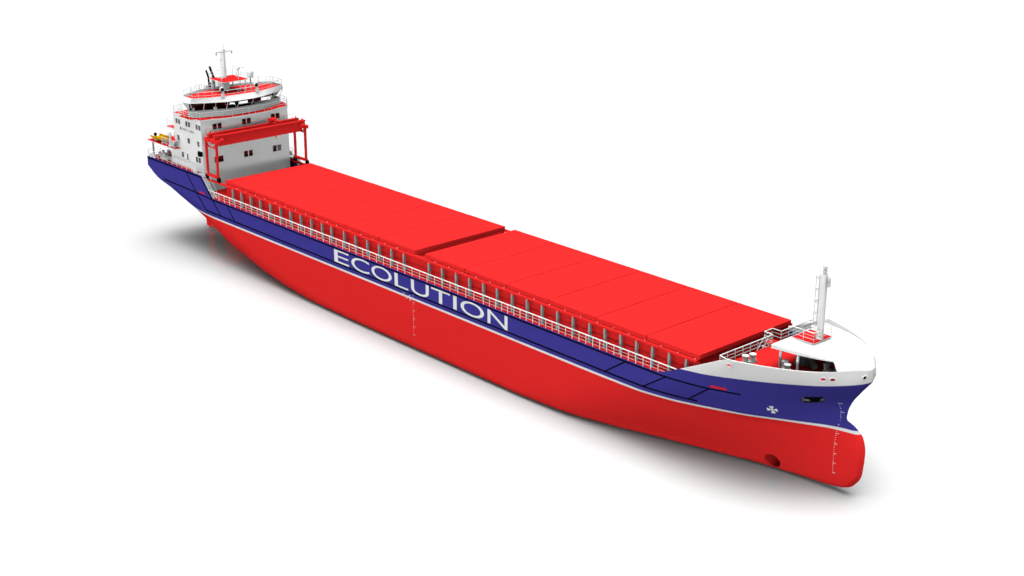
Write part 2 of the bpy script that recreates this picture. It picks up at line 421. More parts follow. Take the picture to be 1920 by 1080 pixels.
# ---- underwater gear
r_ = MB(); pr = [(-15.6, .16), (-16.4, .22), (-17.3, .16), (-18.1, .03), (-18.1, -.03), (-17.3, -.16), (-16.4, -.22), (-15.6, -.16)]
r_.prism(pr, 0.22, 3.6); r_.prism([(x*.9-1.7, y*.6) for x, y in pr], 3.6, 4.6); r_.build('rudder', RED, ship)
hp = MB()
for j in (0,):
    hp.prism([(-16.8, .18), (-14.0, .25), (-14.0, -.25), (-16.8, -.18)], 3.7, 6.0)
hp.build('rudder_horn', RED, ship)
sk = MB(); sk.prism([(-13.2, .12), (-8, .3), (0, .75), (4, 1.0), (4, -1.0), (0, -.75), (-8, -.3), (-13.2, -.12)], 0.0, lambda x, y: 5.2 if x < -10 else (3.4 if x < -4 else .9)); sk.build('skeg', RED, ship)
pp = MB()
pp.lathe((-13.2, 0, 1.75), [(.34, 0), (.30, -.5), (.26, -.9), (.05, -1.15)], 18, (1, 0, 0))
for k in range(4):
    a = math.pi/2*k+.35; vs = []
    for (r, w) in ((.25, .30), (.7, .5), (1.15, .55), (1.5, .34), (1.6, .12)):
        tw = .9-.35*r
        for s_ in (-1, 1):
            ax = s_*w*math.sin(tw); tg = s_*w*math.cos(tw)
            vs.append((-13.75+ax, r*math.cos(a)-tg*math.sin(a), 1.75+r*math.sin(a)+tg*math.cos(a)))
    m0 = MB(); n_ = len(vs); vs2 = vs+[(x+.06, y, z) for x, y, z in vs]
    fs = []
    for i in range(4): fs += [(2*i, 2*i+1, 2*i+3, 2*i+2), (n_+2*i, n_+2*i+2, n_+2*i+3, n_+2*i+1), (2*i, 2*i+2, n_+2*i+2, n_+2*i), (2*i+1, n_+2*i+1, n_+2*i+3, 2*i+3)]
    pp.add(vs2, fs)
prop = pp.build('propeller', BRONZE, ship, True)

# ---- decks
def outline(x0, x1, z, inset, n=60):
    xs = np.linspace(x0, x1, n); a = [(x, -(hb(x, z)-inset)) for x in xs]; return a+[(x, -y) for x, y in a[::-1]]
d = MB(); d.prism(outline(-5.5, 87.0, 9.15, .08), 9.0, 9.17); d.build('main_deck', RED, ship)
d = MB(); d.prism([(-19.5, -7.9), (-6.3, -7.9), (-6.3, 7.9), (-19.5, 7.9)], 11.75, 11.93); d.build('poop_deck', RED, ship)
def fo(x): return max(.0, hb(x, 11.85)-.1)
d = MB(); xs = np.r_[np.linspace(87, 96, 30), np.linspace(96.3, 98.3, 12)]
pl = [(x, -fo(x)) for x in xs]; d.prism(pl+[(x, -y) for x, y in pl[::-1]], 11.75, 11.93); d.build('forecastle_deck', RED, ship)
d = MB(); zz = np.linspace(9.17, 11.75, 10); pq = [(-(hb(87, round(z, 2))-.1), z) for z in zz]; pq = pq+[(-y, z) for y, z in pq[::-1]]; nq = len(pq)
d.add([(87.0, y, z) for y, z in pq]+[(87.12, y, z) for y, z in pq], [tuple(range(nq)), tuple(range(nq, 2*nq))[::-1]]+[(i, nq+i, nq+(i+1) % nq, (i+1) % nq) for i in range(nq)]); d.build('forecastle_bulkhead', RED, ship)
for ya, yb in ((-7.9, -7.06), (7.06, 7.9)): d = MB(); d.box(-6.28, -4.6, ya, yb, 11.72, 11.9); d.build('stair_landing', LGREY, ship)

# ---- hatch coaming, crane rails and stanchions
d = MB(); d.box(.05, 41.3, -6.8, 6.8, 9.17, 11.46); d.box(43.0, 84.05, -6.8, 6.8, 9.17, 11.46)
d.box(41.3, 43.0, -6.8, 6.8, 9.17, 11.05)
d.build('hatch_coaming', RED, ship)
d = MB()
for s in (-1, 1):
    y0, y1 = sorted((s*7.02, s*7.36)); d.box(-5.38, 84.1, y0, y1, 11.30, 11.50)
    y0, y1 = sorted((s*6.8, s*7.02)); d.box(.05, 84.05, y0, y1, 11.34, 11.44)
d.build('crane_rail', RED, ship)
SX = [2.25,4.37,6.69,8.97,11.39,13.7,16.01,18.34,20.64,23.0,25.01,27.68,30.0,32.38,34.71,37.1,39.47,44.08,46.46,48.89,51.18,53.51,55.79,58.21,60.57,62.89,65.2,67.5,69.9,72.05,74.24,76.38,78.5,80.67,82.83]
st0 = None
def bracket(x):
    m_ = MB(); m_.box(x-.115, x-.06, -7.29, -7.08, 9.18, 11.02); m_.box(x+.06, x+.115, -7.29, -7.08, 9.18, 11.02); m_.box(x-.115, x+.115, -7.34, -7.29, 9.18, 11.3); return m_
for x in SX:
    if st0 is None: st0 = bracket(x).build('stanchion', GREY, ship); bx = x
    else:
        o = st0.copy(); C.objects.link(o); o.parent = ship; o.location.x = st0.location.x+(x-bx)
b0 = None
for x in [i+0.9 for i in SX]:
    if 38 < x < 43: continue
    m_ = MB()
    if b0 is None: m_.lathe((x, -7.06, 11.5), [(.035, 0), (.035, .05), (.02, .07)], 8); b0 = m_.build('lashing_eye', WHITE, ship); bx2 = x
    else:
        o = b0.copy(); C.objects.link(o); o.parent = ship; o.location.x = b0.location.x+(x-bx2)

# ---- main deck railing
PX = list(np.arange(-1.7, 53.9, 1.36))+list(np.arange(54.3, 80.4, .985))
for sgn in (-1, 1):
    m_ = MB(); y = sgn*7.93
    for x in PX: m_.box(x-.03, x+.03, y-.025, y+.025, 9.17, 10.2)
    m_.path([(-3.1, y, 10.22), (82.2, y, 10.22)], .06, 8)
    for h in (9.52, 9.86): m_.path([(-1.9, y, h), (81 if h < 9.8 else 81.6, y, h)], .015, 6)
    m_.build('side_railing', WHITE, ship)

# ---- poop railings, fairleads, stair
for sgn in (-1, 1):
    m_ = MB(); rails(m_, [(-19.2, sgn*7.95, 11.92), (-5.9, sgn*7.95, 11.92)], (.33, .66, 1.0), .04, .024, 1.28, .028)
    m_.build('poop_railing', WHITE, ship)
m_ = MB(); rails(m_, [(-19.45, -7.9, 11.92), (-19.45, 7.9, 11.92)], (.35, .7, 1.05), .035, .022, 1.9, .028); m_.build('stern_railing', WHITE, ship)
for (x, y) in ((-6.55, -7.88), (-6.15, -7.88), (-18.6, -7.9), (-17.7, -7.9), (-6.4, 7.9)):
    m_ = MB(); m_.torus((x, y, 12.2), .2, .1, (.25, -1, 0) if y < 0 else (0, 1, 0), 18, 8); m_.box(x-.16, x+.16, y-.1, y+.14, 11.93, 12.05); m_.build('roller_fairlead', WHITE, ship, True)
for s, y0, y1 in ((-1, -7.85, -7.3), (1, 7.3, 7.85)):
    m_ = MB(); n = 14
    for i in range(n):
        t = (i+.5)/n; x = -4.6+2.5*t; z = 11.85-2.6*t; m_.box(x-.09, x+.11, y0, y1, z-.02, z+.03)
    for y in (y0, y1):
        m_.bar((-4.65, y, 11.85), (-2.05, y, 9.2), .05, 6)
    m_.path([(-4.9, y1 if s < 0 else y0, 12.8), (-4.4, y1 if s < 0 else y0, 12.8), (-2.0, y1 if s < 0 else y0, 10.25), (-1.95, y1 if s < 0 else y0, 9.2)], .03, 6)
    m_.path([(-4.5, y0 if s < 0 else y1, 12.7), (-2.0, y0 if s < 0 else y1, 10.15)], .02, 6)
    m_.build('stair', WHITE, ship)

# ---- deckhouse
HY = 7.05
dh = bpy.data.objects.new('deckhouse', None)
def wall_block():
    m_ = MB(); m_.prism([(-12.75, -HY), (-5.4, -HY), (-5.4, HY), (-12.75, HY)], 14.35, 19.2)
    m_.prism([(-14.1, -HY), (-5.4, -HY), (-5.4, HY), (-14.1, HY)], 11.93, 14.35)
    m_.prism([(-5.55, -HY+.01), (-5.4, -HY+.01), (-5.4, HY-.01), (-5.55, HY-.01)], 9.17, 11.93)
    m_.prism([(-11.5, -3.6), (-8, -3.6), (-8, 3.6), (-11.5, 3.6)], 19.2, 19.25)
    return m_
house = wall_block().build('deckhouse', WHITE, ship)
for y in (-7.0, 0, 7.0): pass
def side_window(x0, x1, z0, z1, y=-HY, name='window'):
    s = -1 if y < 0 else 1; m_ = MB(); w = .05; o = y+s*.035; ya, yb = sorted((y-s*.02, o))
    m_.box(x0-w, x1+w, ya, yb, z1, z1+w); m_.box(x0-w, x1+w, ya, yb, z0-w, z0); m_.box(x0-w, x0, ya, yb, z0, z1); m_.box(x1, x1+w, ya, yb, z0, z1)
    f = m_.build(name, WHITE, house); g = MB(); ya, yb = sorted((y-s*.01, y+s*.012)); g.box(x0, x1, ya, yb, z0, z1); g.build('window_pane', GLASS, f)
def front_window(y0, y1, z0, z1):
    m_ = MB(); w = .05; a, b = -5.42, -5.365
    m_.box(a, b, y0-w, y1+w, z1, z1+w); m_.box(a, b, y0-w, y1+w, z0-w, z0); m_.box(a, b, y0-w, y0, z0, z1); m_.box(a, b, y1, y1+w, z0, z1)
    f = m_.build('window', WHITE, house); g = MB(); g.box(-5.42, -5.388, y0, y1, z0, z1); g.build('window_pane', GLASS, f)
for c in (-4.5, .18, 4.94):
    for a, b in ((-.70, -.05), (.08, .72)):
        front_window(c+a, c+b, 17.80, 18.58); 
        if c > -4: front_window(c+a, c+b, 13.1, 13.98)
front_window(-5.27, -3.84, 13.1, 13.98)
for c in (-11.53, -8.84, -6.08):
    for a, b in ((-.64, -.06), (.06, .64)): side_window(c+a, c+b, 17.90, 18.60)
for a, b in ((-12.05, -11.42), (-9.22, -8.6), (-6.63, -6.02)): side_window(a, b, 15.52, 16.26)
side_window(-11.12, -10.5, 13.23, 14.0); side_window(-7.32, -6.72, 13.2, 13.98); side_window(-6.6, -5.99, 13.2, 13.98)
m_ = MB(); m_.box(-9.95, -9.0, -HY-.05, -HY+.02, 12.0, 14.12); dr = m_.build('door', WHITE, house)
m_ = MB(); m_.box(-9.68, -9.3, -HY-.062, -HY-.04, 13.1, 13.95); m_.build('window_pane', GLASS, dr)
m_ = MB(); m_.box(-9.12, -9.08, -HY-.1, -HY-.05, 12.9, 13.05); m_.build('handle', GREY, dr)
m_ = MB(); m_.box(-5.95, -5.35, -HY-.45, -HY-.0, 14.32, 14.95, BLACK); m_.box(-6.5, -5.95, -HY-.08, -HY-.0, 14.32, 14.95, BLACK)
m_.lathe((-6.12, -HY-.22, 14.4), [(.1, 0), (.14, .1), (.14, .4), (.08, .5)], 10, m=LGREY); m_.build('navigation_light_box', None, house)
t_ = MB()
fw = lambda x, z, o: Vector((x, -HY-o, z))
text_on(t_, 'MDC', -10.36, -9.1, 17.17, 17.50, fw); text_on(t_, '1302', -8.75, -7.35, 17.17, 17.50, fw); t_.build('lettering', DKTEXT, house)
t_ = MB()
for k in range(4):
    a = math.pi/2*k+math.pi/4; c, s = math.cos(a), math.sin(a)
    t_.add([fw(-10.87+u*c-v*s, 17.36+u*s+v*c, .015) for u, v in [(0, -.03), (.2, -.12), (.24, 0), (.2, .12), (0, .03)]], [(0, 1, 2, 3, 4)])
t_.lathe((-10.87, -HY-.015, 17.36), [(.1, 0), (.1, .005)], 12, (0, -1, 0)); t_.build('emblem', DKTEXT, house)
# door outlines and handholds on the front wall near deck level
m_ = MB(); m_.path([(-5.36, -4.2, 10.0), (-5.36, -4.2, 9.75), (-5.36, -3.1, 9.75), (-5.36, -3.1, 10.0)], .05, 6); m_.build('grab_rail', LGREY, house)
m_ = MB(); m_.box(-5.4, -5.36, 5.2, 6.1, 9.6, 11.6); m_.build('door', WHITE, house)
m_ = MB(); rails(m_, [(-5.95, -7.3, 11.93), (-5.4, -7.3, 11.93)], (.5, 1.0), .02, .02, .6, .02); m_.build('corner_rail', WHITE, house)

# aft platform and boat deck
def slab(name, pts, z, t=.14, parent=ship):
    m_ = MB(); m_.prism(pts, z-t, z-.03, WHITE); m_.prism(pts, z-.03, z, RED); return m_.build(name, None, parent)
slab('aft_platform', [(-15.0, -7.0), (-12.76, -7.0), (-12.76, 7.0), (-15.0, 7.0)], 17.0)
m_ = MB(); rails(m_, [(-12.9, -6.95, 17.0), (-14.95, -6.95, 17.0), (-14.95, 6.95, 17.0)], (.35, .7, 1.05), .03, .022, 1.1, .028); m_.build('platform_railing', WHITE, ship)
slab('boat_deck', [(-19.1, -8.05), (-11.4, -8.05), (-11.4, -HY-.01), (-12.77, -HY-.01), (-12.77, 5.0), (-18.4, 5.0), (-18.4, -4.5), (-19.1, -4.5)], 14.47, .16)
m_ = MB(); rails(m_, [(-18.35, -5.0, 14.47), (-18.35, 4.9, 14.47)], (.35, .7, 1.05), .028, .02, 1.2, .026); rails(m_, [(-18.35, -5.15, 14.47), (-14.3, -5.15, 14.47)], (.35, .7, 1.05), .028, .02, 1.1, .028)
m_.build('boat_deck_railing', WHITE, ship)
m_ = MB(); rails(m_, [(-14.9, -7.98, 14.47), (-11.45, -7.98, 14.47), (-11.45, -7.1, 14.47)], (.35, .7, 1.05), .035, .022, 1.1, .026); m_.build('boat_deck_railing', WHITE, ship)
m_ = MB(); m_.bar((-18.3, -7.6, 11.93), (-18.3, -7.6, 14.31), .13, 12); m_.build('deck_pillar', GREY, ship, True)
m_ = MB(); m_.bar((-16.9, -4.9, 11.93), (-16.9, -4.9, 14.31), .12, 12); m_.build('deck_pillar', GREY, ship, True)
for x, y, z1, r in ((-17.9, -6.3, 12.75, .2), (-18.4, -6.6, 12.5, .2), (-16.8, -6.0, 13.0, .26), (-17.4, -6.9, 12.5, .22)):
    m_ = MB(); m_.lathe((x, y, 11.93), [(r, 0), (r*.9, .05), (r*.9, z1-11.93-.06), (r*1.08, z1-11.93-.05), (r*1.08, z1-11.93)], 16); m_.build('bollard', LGREY, ship, True)
m_ = MB(); m_.box(-17.3, -15.3, -7.2, -6.4, 11.93, 12.35); m_.lathe((-16.3, -7.15, 12.6), [(.3, 0), (.3, .1), (.16, .12), (.16, .6), (.3, .62), (.3, .72)], 14, (0, 1, 0)); m_.build('stern_winch', LGREY, ship)
# davit
m_ = MB(); m_.bar((-13.2, -7.55, 14.47), (-13.2, -7.55, 16.25), .2, 12, .16); m_.lathe((-13.2, -7.55, 14.47), [(.34, 0), (.34, .12), (.22, .16)], 14)
arc = [(-13.2, -7.55, 16.2), (-13.7, -7.5, 16.55), (-14.5, -7.45, 16.85), (-15.4, -7.4, 17.0), (-16.1, -7.35, 17.02)]
for a, b, r in zip(arc[:-1], arc[1:], (.2, .17, .14, .1)): m_.bar(a, b, r, 10, r*.85)
m_.bar((-16.05, -7.35, 17.0), (-16.05, -7.35, 16.3), .02, 5); m_.build('boat_davit', WHITE, ship, True)
m_ = MB(); m_.lathe((-12.35, -7.8, 14.85), [(.32, 0), (.34, .08), (.2, .1), (.2, .45), (.34, .47), (.32, .55)], 16, (0, 1, 0)); m_.box(-12.75, -11.95, -7.75, -7.35, 14.47, 14.75); m_.lathe((-12.1, -7.55, 14.9), [(.28, 0), (.3, .25), (.2, .42)], 12)
m_.build('davit_winch', LGREY, ship, True)

# ---- bridge deck and wheelhouse
bd = [(-12.55, -7.1), (-9.9, -7.15), (-9.75, -7.9), (-6.75, -7.92), (-6.3, -7.1), (-5.32, -7.1), (-5.1, -5.4), (-4.55, -4.0), (-4.3, -2.6), (-4.2, -1.0)]
bdp = bd+[(x, -y) for x, y in bd[:0:-1]][:-1]+[(-9.9, 7.15), (-9.9, 1.2), (-12.55, 1.2)]
slab('bridge_deck', bdp, 19.40, .2)
pp2 = [(-12.5, -2.0), (-12.5, -7.05), (-9.85, -7.1), (-9.7, -7.85), (-6.8, -7.87), (-6.35, -7.05), (-5.4, -7.05), (-5.15, -5.35), (-4.6, -3.95), (-4.35, -2.6), (-4.25, -1.0)]
pp2 = pp2+[(x, -y) for x, y in pp2[:1:-1]]
m_ = MB(); rails(m_, [(x, y, 19.40) for x, y in pp2], (.33, .62, .92), .032, .02, 1.2, .022); m_.build('bridge_railing', WHITE, ship)
wh = MB()
SP = [(-8.75, -7.0), (-7.25, -7.08), (-6.75, -5.7), (-6.15, -4.2), (-5.5, -2.8), (-5.28, -1.2)]; SP = SP+[(x, -y) for x, y in SP[::-1]]
F1 = [(-8.75, -7.7), (-7.0, -7.57), (-6.05, -5.9), (-5.35, -4.5), (-4.7, -2.95), (-4.4, -1.15)]; F1 = F1+[(x, -y) for x, y in F1[::-1]]
F2 = [(-9.05, -7.3), (-6.85, -7.3), (-6.1, -5.75), (-5.55, -4.3), (-5.1, -2.75), (-4.95, -1.1)]; F2 = F2+[(x, -y) for x, y in F2[::-1]]
AF = [(-10.2, 5.5), (-11.0, 3.6), (-11.35, 1.9), (-11.35, -1.9), (-11.0, -3.6), (-10.2, -5.5)]
def ring(mb, lo, hi, z0, z1, t, mt, skip=()):
    """wall between two open polylines, thickness t inwards"""
    n = len(lo); c = Vector((-8, 0))
    def inn(p): v = (c-Vector(p)); v.normalize(); return (p[0]+v.x*t, p[1]+v.y*t)
    for i in range(n-1):
        if i in skip: continue
        a, b, e, g = lo[i], lo[i+1], hi[i+1], hi[i]
        vs = [(*a, z0), (*b, z0), (*e, z1), (*g, z1), (*inn(a), z0), (*inn(b), z0), (*inn(e), z1), (*inn(g), z1)]
        mb.add(vs, [(0,1,2,3), (7,6,5,4), (0,4,5,1), (3,2,6,7), (0,3,7,4), (1,5,6,2)], mt)
ring(wh, SP, SP, 19.40, 20.36, .10, SILL)
a0 = [(-8.75, 7.0), (-8.85, 4.9), (-8.9, 2.8), (-8.95, .7), (-9.6, -.6), (-11.0, -2.2), (-10.2, -5.5), (-8.75, -7.0)]
ring(wh, a0, a0, 19.40, 19.85, .08, WHITE)
ring(wh, a0, a0, 19.85, 20.36, .08, WHITE, skip=(0, 1, 2, 3))
body = wh.build('wheelhouse', None, ship)
m_ = MB(); li = [(x+(.12 if x < -8.7 else .06), y*.97) for x, y in a0]; ring(m_, li, li, 19.43, 20.36, .04, DKRED, skip=(0, 1, 2, 3)); ring(m_, [(x-.13, y*.97) for x, y in SP], [(x-.13, y*.97) for x, y in SP], 19.43, 20.3, .03, DKRED); m_.build('shade_lining', None, body)  # dark liner added over the white walls; interior shade is in its colour
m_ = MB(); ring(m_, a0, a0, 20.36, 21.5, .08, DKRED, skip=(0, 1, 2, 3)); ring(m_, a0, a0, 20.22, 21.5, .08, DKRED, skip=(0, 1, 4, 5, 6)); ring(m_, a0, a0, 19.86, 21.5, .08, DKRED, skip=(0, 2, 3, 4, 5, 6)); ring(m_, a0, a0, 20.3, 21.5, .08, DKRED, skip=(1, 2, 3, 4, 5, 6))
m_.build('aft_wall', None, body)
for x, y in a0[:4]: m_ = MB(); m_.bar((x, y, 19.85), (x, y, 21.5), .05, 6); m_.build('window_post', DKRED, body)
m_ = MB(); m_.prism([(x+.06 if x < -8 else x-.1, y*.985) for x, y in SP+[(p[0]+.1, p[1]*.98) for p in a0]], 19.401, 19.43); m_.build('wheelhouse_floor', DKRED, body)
# roof: fascia, deckhead, red roof and aft parapet
m_ = MB()
ring(m_, F1, F2, 21.47, 22.2, .06, WHITE)
a1 = [(-8.75, 7.7)]+AF+[(-8.75, -7.7)]; a2 = [(-9.05, 7.3)]+AF+[(-9.05, -7.3)]
ring(m_, a1, a2, 21.47, 22.32, .06, WHITE, skip=())
roof = m_.build('fascia', None, body, True)
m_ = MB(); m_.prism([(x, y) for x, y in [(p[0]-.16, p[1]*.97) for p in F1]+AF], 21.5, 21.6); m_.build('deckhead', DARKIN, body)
m_ = MB(); m_.prism([(p[0]-.12, p[1]*.97) for p in F2]+[(p[0]+.1, p[1]) for p in AF], 21.78, 21.98); m_.build('roof_deck', RED, body)
for i in range(len(SP)):        # leaning window posts
    a, b = SP[i], F1[i]; m_ = MB(); w = .085 if i not in (4, 7) else .12; d_ = .05
    va = Vector((a[0], a[1], 20.36)); vb = Vector((b[0], b[1], 21.5)); cdir = Vector((-8-a[0], -a[1], 0)).normalized(); tv = Vector((-cdir.y, cdir.x, 0))
    va += cdir*.06; vb += cdir*.06
    if i in (0, 11):  # solid side panel at the aft end of each wing
        pass
    vs = [p+tv*s*w*.5+cdir*q*d_ for p in (va, vb) for s, q in ((-1, 0), (1, 0), (1, 1), (-1, 1))]
    m_.add(vs, [(0,1,5,4), (1,2,6,5), (2,3,7,6), (3,0,4,7), (0,3,2,1), (4,5,6,7)]); m_.build('window_post', LGREY, body)
for s in (-1, 1):
    m_ = MB(); vs = [(-8.75, s*7.0, 20.36), (-8.15, s*7.02, 20.36), (-7.35, s*7.55, 21.5), (-8.75, s*7.68, 21.5)]
    m_.add(vs+[(x, y-s*.06, z) for x, y, z in vs], [(0,1,2,3), (7,6,5,4), (0,4,5,1), (1,5,6,2), (2,6,7,3), (3,7,4,0)]); m_.build('wing_panel', LGREY, body)
    m_ = MB(); m_.bar((-8.2, s*6.3, 19.43), (-8.2, s*6.3, 20.55), .12, 10); m_.build('wing_console', WHITE, body)
m_ = MB()
for (x, y, w) in ((-6.6, -3.7, .5), (-7.4, -1.2, .8), (-6.4, .4, .9), (-6.4, 1.8, .4)): m_.box(x-.3, x+.3, y-w, y+w, 19.43, 20.32)
m_.build('bridge_console', DARKIN, body)
m_ = MB(); m_.lathe((-6.45, -3.95, 20.15), [(.1, 0), (.16, .02), (.3, .42), (.28, .44)], 6); m_.build('chart_lamp', WHITE, body)
for y in (-.9, .55):
    m_ = MB(); m_.lathe((-8.0, y, 19.43), [(.1, 0), (.08, .5), (.3, .55), (.3, .65)], 12); m_.lathe((-8.25, y, 20.1), [(.2, 0), (.3, .3), (.26, .6), (.12, .75)], 12); m_.build('helm_chair', RUBBER, body)
# roof railing and fittings
m_ = MB()
fr = [(p[0]+.05, p[1]*.985) for p in F2]; rl = [(x, y, 22.2) for x, y in fr]
rails(m_, rl, (.3, .78), .04, .022, 1.1, .026)
rails(m_, [(x, y, 22.2) for x, y in [(-8.95, 7.2)]+[(p[0]+.05, p[1]) for p in AF]+[(-8.95, -7.2)]], (.35, .8), .028, .02, 1.1, .026)
m_.build('roof_railing', WHITE, ship)
for (x, y) in ((-5.2, -3.35), (-4.95, 1.95)):
    m_ = MB(); m_.add([(x+a, y+b, z) for z, w in ((22.1, .22), (22.9, .1)) for a, b in ((-w, -w), (w, -w), (w, w), (-w, w))], [(0,1,5,4), (1,2,6,5), (2,3,7,6), (3,0,4,7), (4,5,6,7)])
    sl = m_.build('searchlight', LGREY, ship)
    m_ = MB(); m_.lathe((x-.35, y, 23.2), [(.12, 0), (.27, .1), (.33, .3), (.33, .5)], 20, (1, -.25, -.1)); m_.build('lamp_body', WHITE, sl, True)
    m_ = MB(); ax = Vector((1, -.25, -.1)).normalized(); m_.lathe(Vector((x-.35, y, 23.2))+ax*.5, [(.26, 0), (.26, .02)], 20, ax); m_.build('lamp_lens', LENS, sl)
m_ = MB(); m_.box(-11.1, -9.75, -.5, .5, 21.98, 23.5); m_.build('mast_house', LGREY, ship)
slab('radar_platform', [(-11.1, -1.97), (-7.15, -1.97), (-7.15, 1.97), (-11.1, 1.97)], 23.66, .1)
for x, y in ((-7.9, 1.1), (-7.4, 1.7), (-10.6, -1.7), (-10.8, 1.7)):
    m_ = MB(); m_.bar((x, y, 21.98), (x, y, 23.56), .07, 10); m_.build('platform_post', LGREY, ship, True)
m_ = MB(); rails(m_, [(-10.3, -1.9, 23.66), (-11.05, -1.9, 23.66), (-11.05, 1.9, 23.66), (-9.0, 1.9, 23.66), (-9.0, 1.2, 23.66)], (.45, .9), .022, .018, .9, .02); m_.build('platform_railing', WHITE, ship)
# signal mast
m_ = MB()
def taper(mb, x, y, z0, z1, a, b, lean=0.0):
    mb.add([(x+lean*k+sx*w, y+sy*w, z) for k, (z, w) in enumerate(((z0, a), (z1, b))) for sx, sy in ((-1, -1), (1, -1), (1, 1), (-1, 1))], [(0,1,5,4), (1,2,6,5), (2,3,7,6), (3,0,4,7), (0,3,2,1), (4,5,6,7)])
taper(m_, -10.1, 0, 23.66, 27.7, .19, .14, .2)
mast = m_.build('signal_mast', WHITE, ship)
m_ = MB(); m_.bar((-9.85, -1.28, 27.35), (-9.85, 1.28, 27.35), .075, 8); m_.build('crosstree', LGREY, mast)
for y in (-1.24, 1.24): m_ = MB(); m_.lathe((-9.85, y, 26.95), [(.07, 0), (.09, .1), (.09, .28), (.04, .36)], 10); m_.build('mast_lamp', GREY, mast)
m_ = MB(); m_.bar((-9.9, 0, 27.7), (-9.9, 0, 28.3), .03, 6); m_.lathe((-9.9, 0, 28.0), [(.07, 0), (.07, .12)], 8); m_.build('antenna', LGREY, mast)
def ladder(x, y, z0, z1, side, w=.2, cage=True, cx=.0):
    mb = MB()
    for s in (-w, w): mb.bar((x, y+s, z0), (x+cx, y+s, z1), .025, 5)
    k = int((z1-z0)/.3)
    for i in range(k): z = z0+(i+.5)*(z1-z0)/k; xx = x+cx*(i+.5)/k; mb.bar((xx, y-w, z), (xx, y+w, z), .018, 5)
    if cage:
        for z in np.arange(z0+1.2, z1+.05, 1.15):
            mb.path([(x+cx*(z-z0)/(z1-z0)+side*.5*math.sin(t), y+.33*math.cos(t), z) for t in np.linspace(0, math.pi, 9)], .045, 5)
        for t in (.6, math.pi/2, math.pi-.6): mb.bar((x+side*.5*math.sin(t), y+.33*math.cos(t), z0+1.2), (x+cx+side*.5*math.sin(t), y+.33*math.cos(t), z1), .018, 5)
    return mb
ladder(-10.4, 0, 23.7, 27.5, -1, .18, True, .2).build('mast_ladder', WHITE, mast)
# radars, satellite dome, antennas
m_ = MB(); m_.bar((-8.0, .95, 23.66), (-8.0, .95, 25.0), .055, 8); rd = m_.build('radar_scanner', LGREY, ship)
m_ = MB(); m_.lathe((-8.0, .95, 24.95), [(.12, 0), (.24, .12), (.24, .3), (.1, .36)], 12); m_.build('radar_motor', WHITE, rd, True)
m_ = MB(); v = Vector((1.8, .8, 0)).normalized()*1.02; c_ = Vector((-8.0, .95, 25.36)); u_ = Vector((-v.y, v.x, 0)).normalized()*.06
m_.add([c_+a+b+Vector((0, 0, h)) for h in (-.05, .05) for a, b in ((-v, -u_), (v, -u_), (v, u_), (-v, u_))], [(0,3,2,1), (4,5,6,7), (0,1,5,4), (1,2,6,5), (2,3,7,6), (3,0,4,7)]); m_.build('radar_bar', WHITE, rd)
m_ = MB(); m_.bar((-8.3, -1.55, 23.0), (-8.3, -1.55, 24.0), .055, 8); rd = m_.build('radar_scanner', LGREY, ship)
m_ = MB(); m_.lathe((-8.3, -1.55, 23.95), [(.1, 0), (.19, .08), (.19, .22), (.1, .3)], 12); m_.build('radar_motor', WHITE, rd, True)
m_ = MB(); v = Vector((-1.14, 2.0, 0)).normalized()*1.0; c_ = Vector((-8.3, -1.55, 24.3)); u_ = Vector((-v.y, v.x, 0)).normalized()*.07
m_.add([c_+a+b+Vector((0, 0, h)) for h in (-.05, .05) for a, b in ((-v, -u_), (v, -u_), (v, u_), (-v, u_))], [(0,3,2,1), (4,5,6,7), (0,1,5,4), (1,2,6,5), (2,3,7,6), (3,0,4,7)]); m_.build('radar_bar', WHITE, rd)
m_ = MB(); m_.bar((-8.0, 2.85, 21.98), (-8.0, 2.85, 23.65), .09, 10); sd = m_.build('satellite_dome', LGREY, ship, True)
m_ = MB(); m_.lathe((-8.0, 2.85, 23.62), [(.34, 0), (.42, .04), (.46, .3), (.5, .68), (.49, .83), (.43, .94), (.3, 1.0), (.12, 1.03), (.02, 1.035)], 24); m_.build('dome', WHITE, sd, True)
for x, y, h in ((-7.2, 5.7, 2.8), (-12.0, -6.9, 0), (-9.2, -5.9, 2.4), (-9.0, -5.2, 2.9), (-6.6, -4.2, 1.6)):
    if h: m_ = MB(); m_.bar((x, y, 21.98), (x, y, 21.98+h*.45), .022, 5); m_.bar((x, y, 21.98+h*.45), (x, y, 21.98+h), .012, 5); m_.build('whip_antenna', WHITE, ship)
# exhaust pipes and their casing
m_ = MB(); m_.prism([(-12.5, -1.9), (-11.6, -1.9), (-11.6, 1.9), (-12.5, 1.9)], 19.4, 19.41); 
m_ = MB(); m_.box(-14.6, -12.76, -1.7, 1.7, 17.0, 21.2); m_.build('funnel_casing', WHITE, ship)
for pts, r in (([(-13.3, -.72, 21.2), (-13.3, -.72, 23.25), (-13.3, -1.03, 24.35)], .13), ([(-13.3, -.48, 21.2), (-13.3, -.48, 22.6)], .09), ([(-13.3, .02, 21.2), (-13.3, .02, 23.3)], .26), ([(-13.3, .02, 23.3), (-13.3, -.42, 24.8)], .16)):
    m_ = MB()
    for a, b in zip(pts[:-1], pts[1:]): m_.bar(a, b, r, 14)
    m_.build('exhaust_pipe', BLACK, ship, True)
m_ = MB(); rails(m_, [(-12.8, -1.75, 21.2), (-12.8, .55, 21.2)], (.55, 1.15), .05, .03, .75, .035); rails(m_, [(-14.5, -1.75, 21.2), (-12.8, -1.75, 21.2)], (.55, 1.15), .04, .03, .85, .03)
for y in (-1.6, -.85, -.1): m_.bar((-12.8, y, 21.25), (-12.8, y+.7, 22.3), .035, 6)
m_.build('casing_frame', WHITE, ship)
m_ = MB(); m_.torus((-12.7, -1.3, 21.95), .24, .08, (1, 0, 0), 20, 8); m_.build('lifebuoy', RING, ship, True)

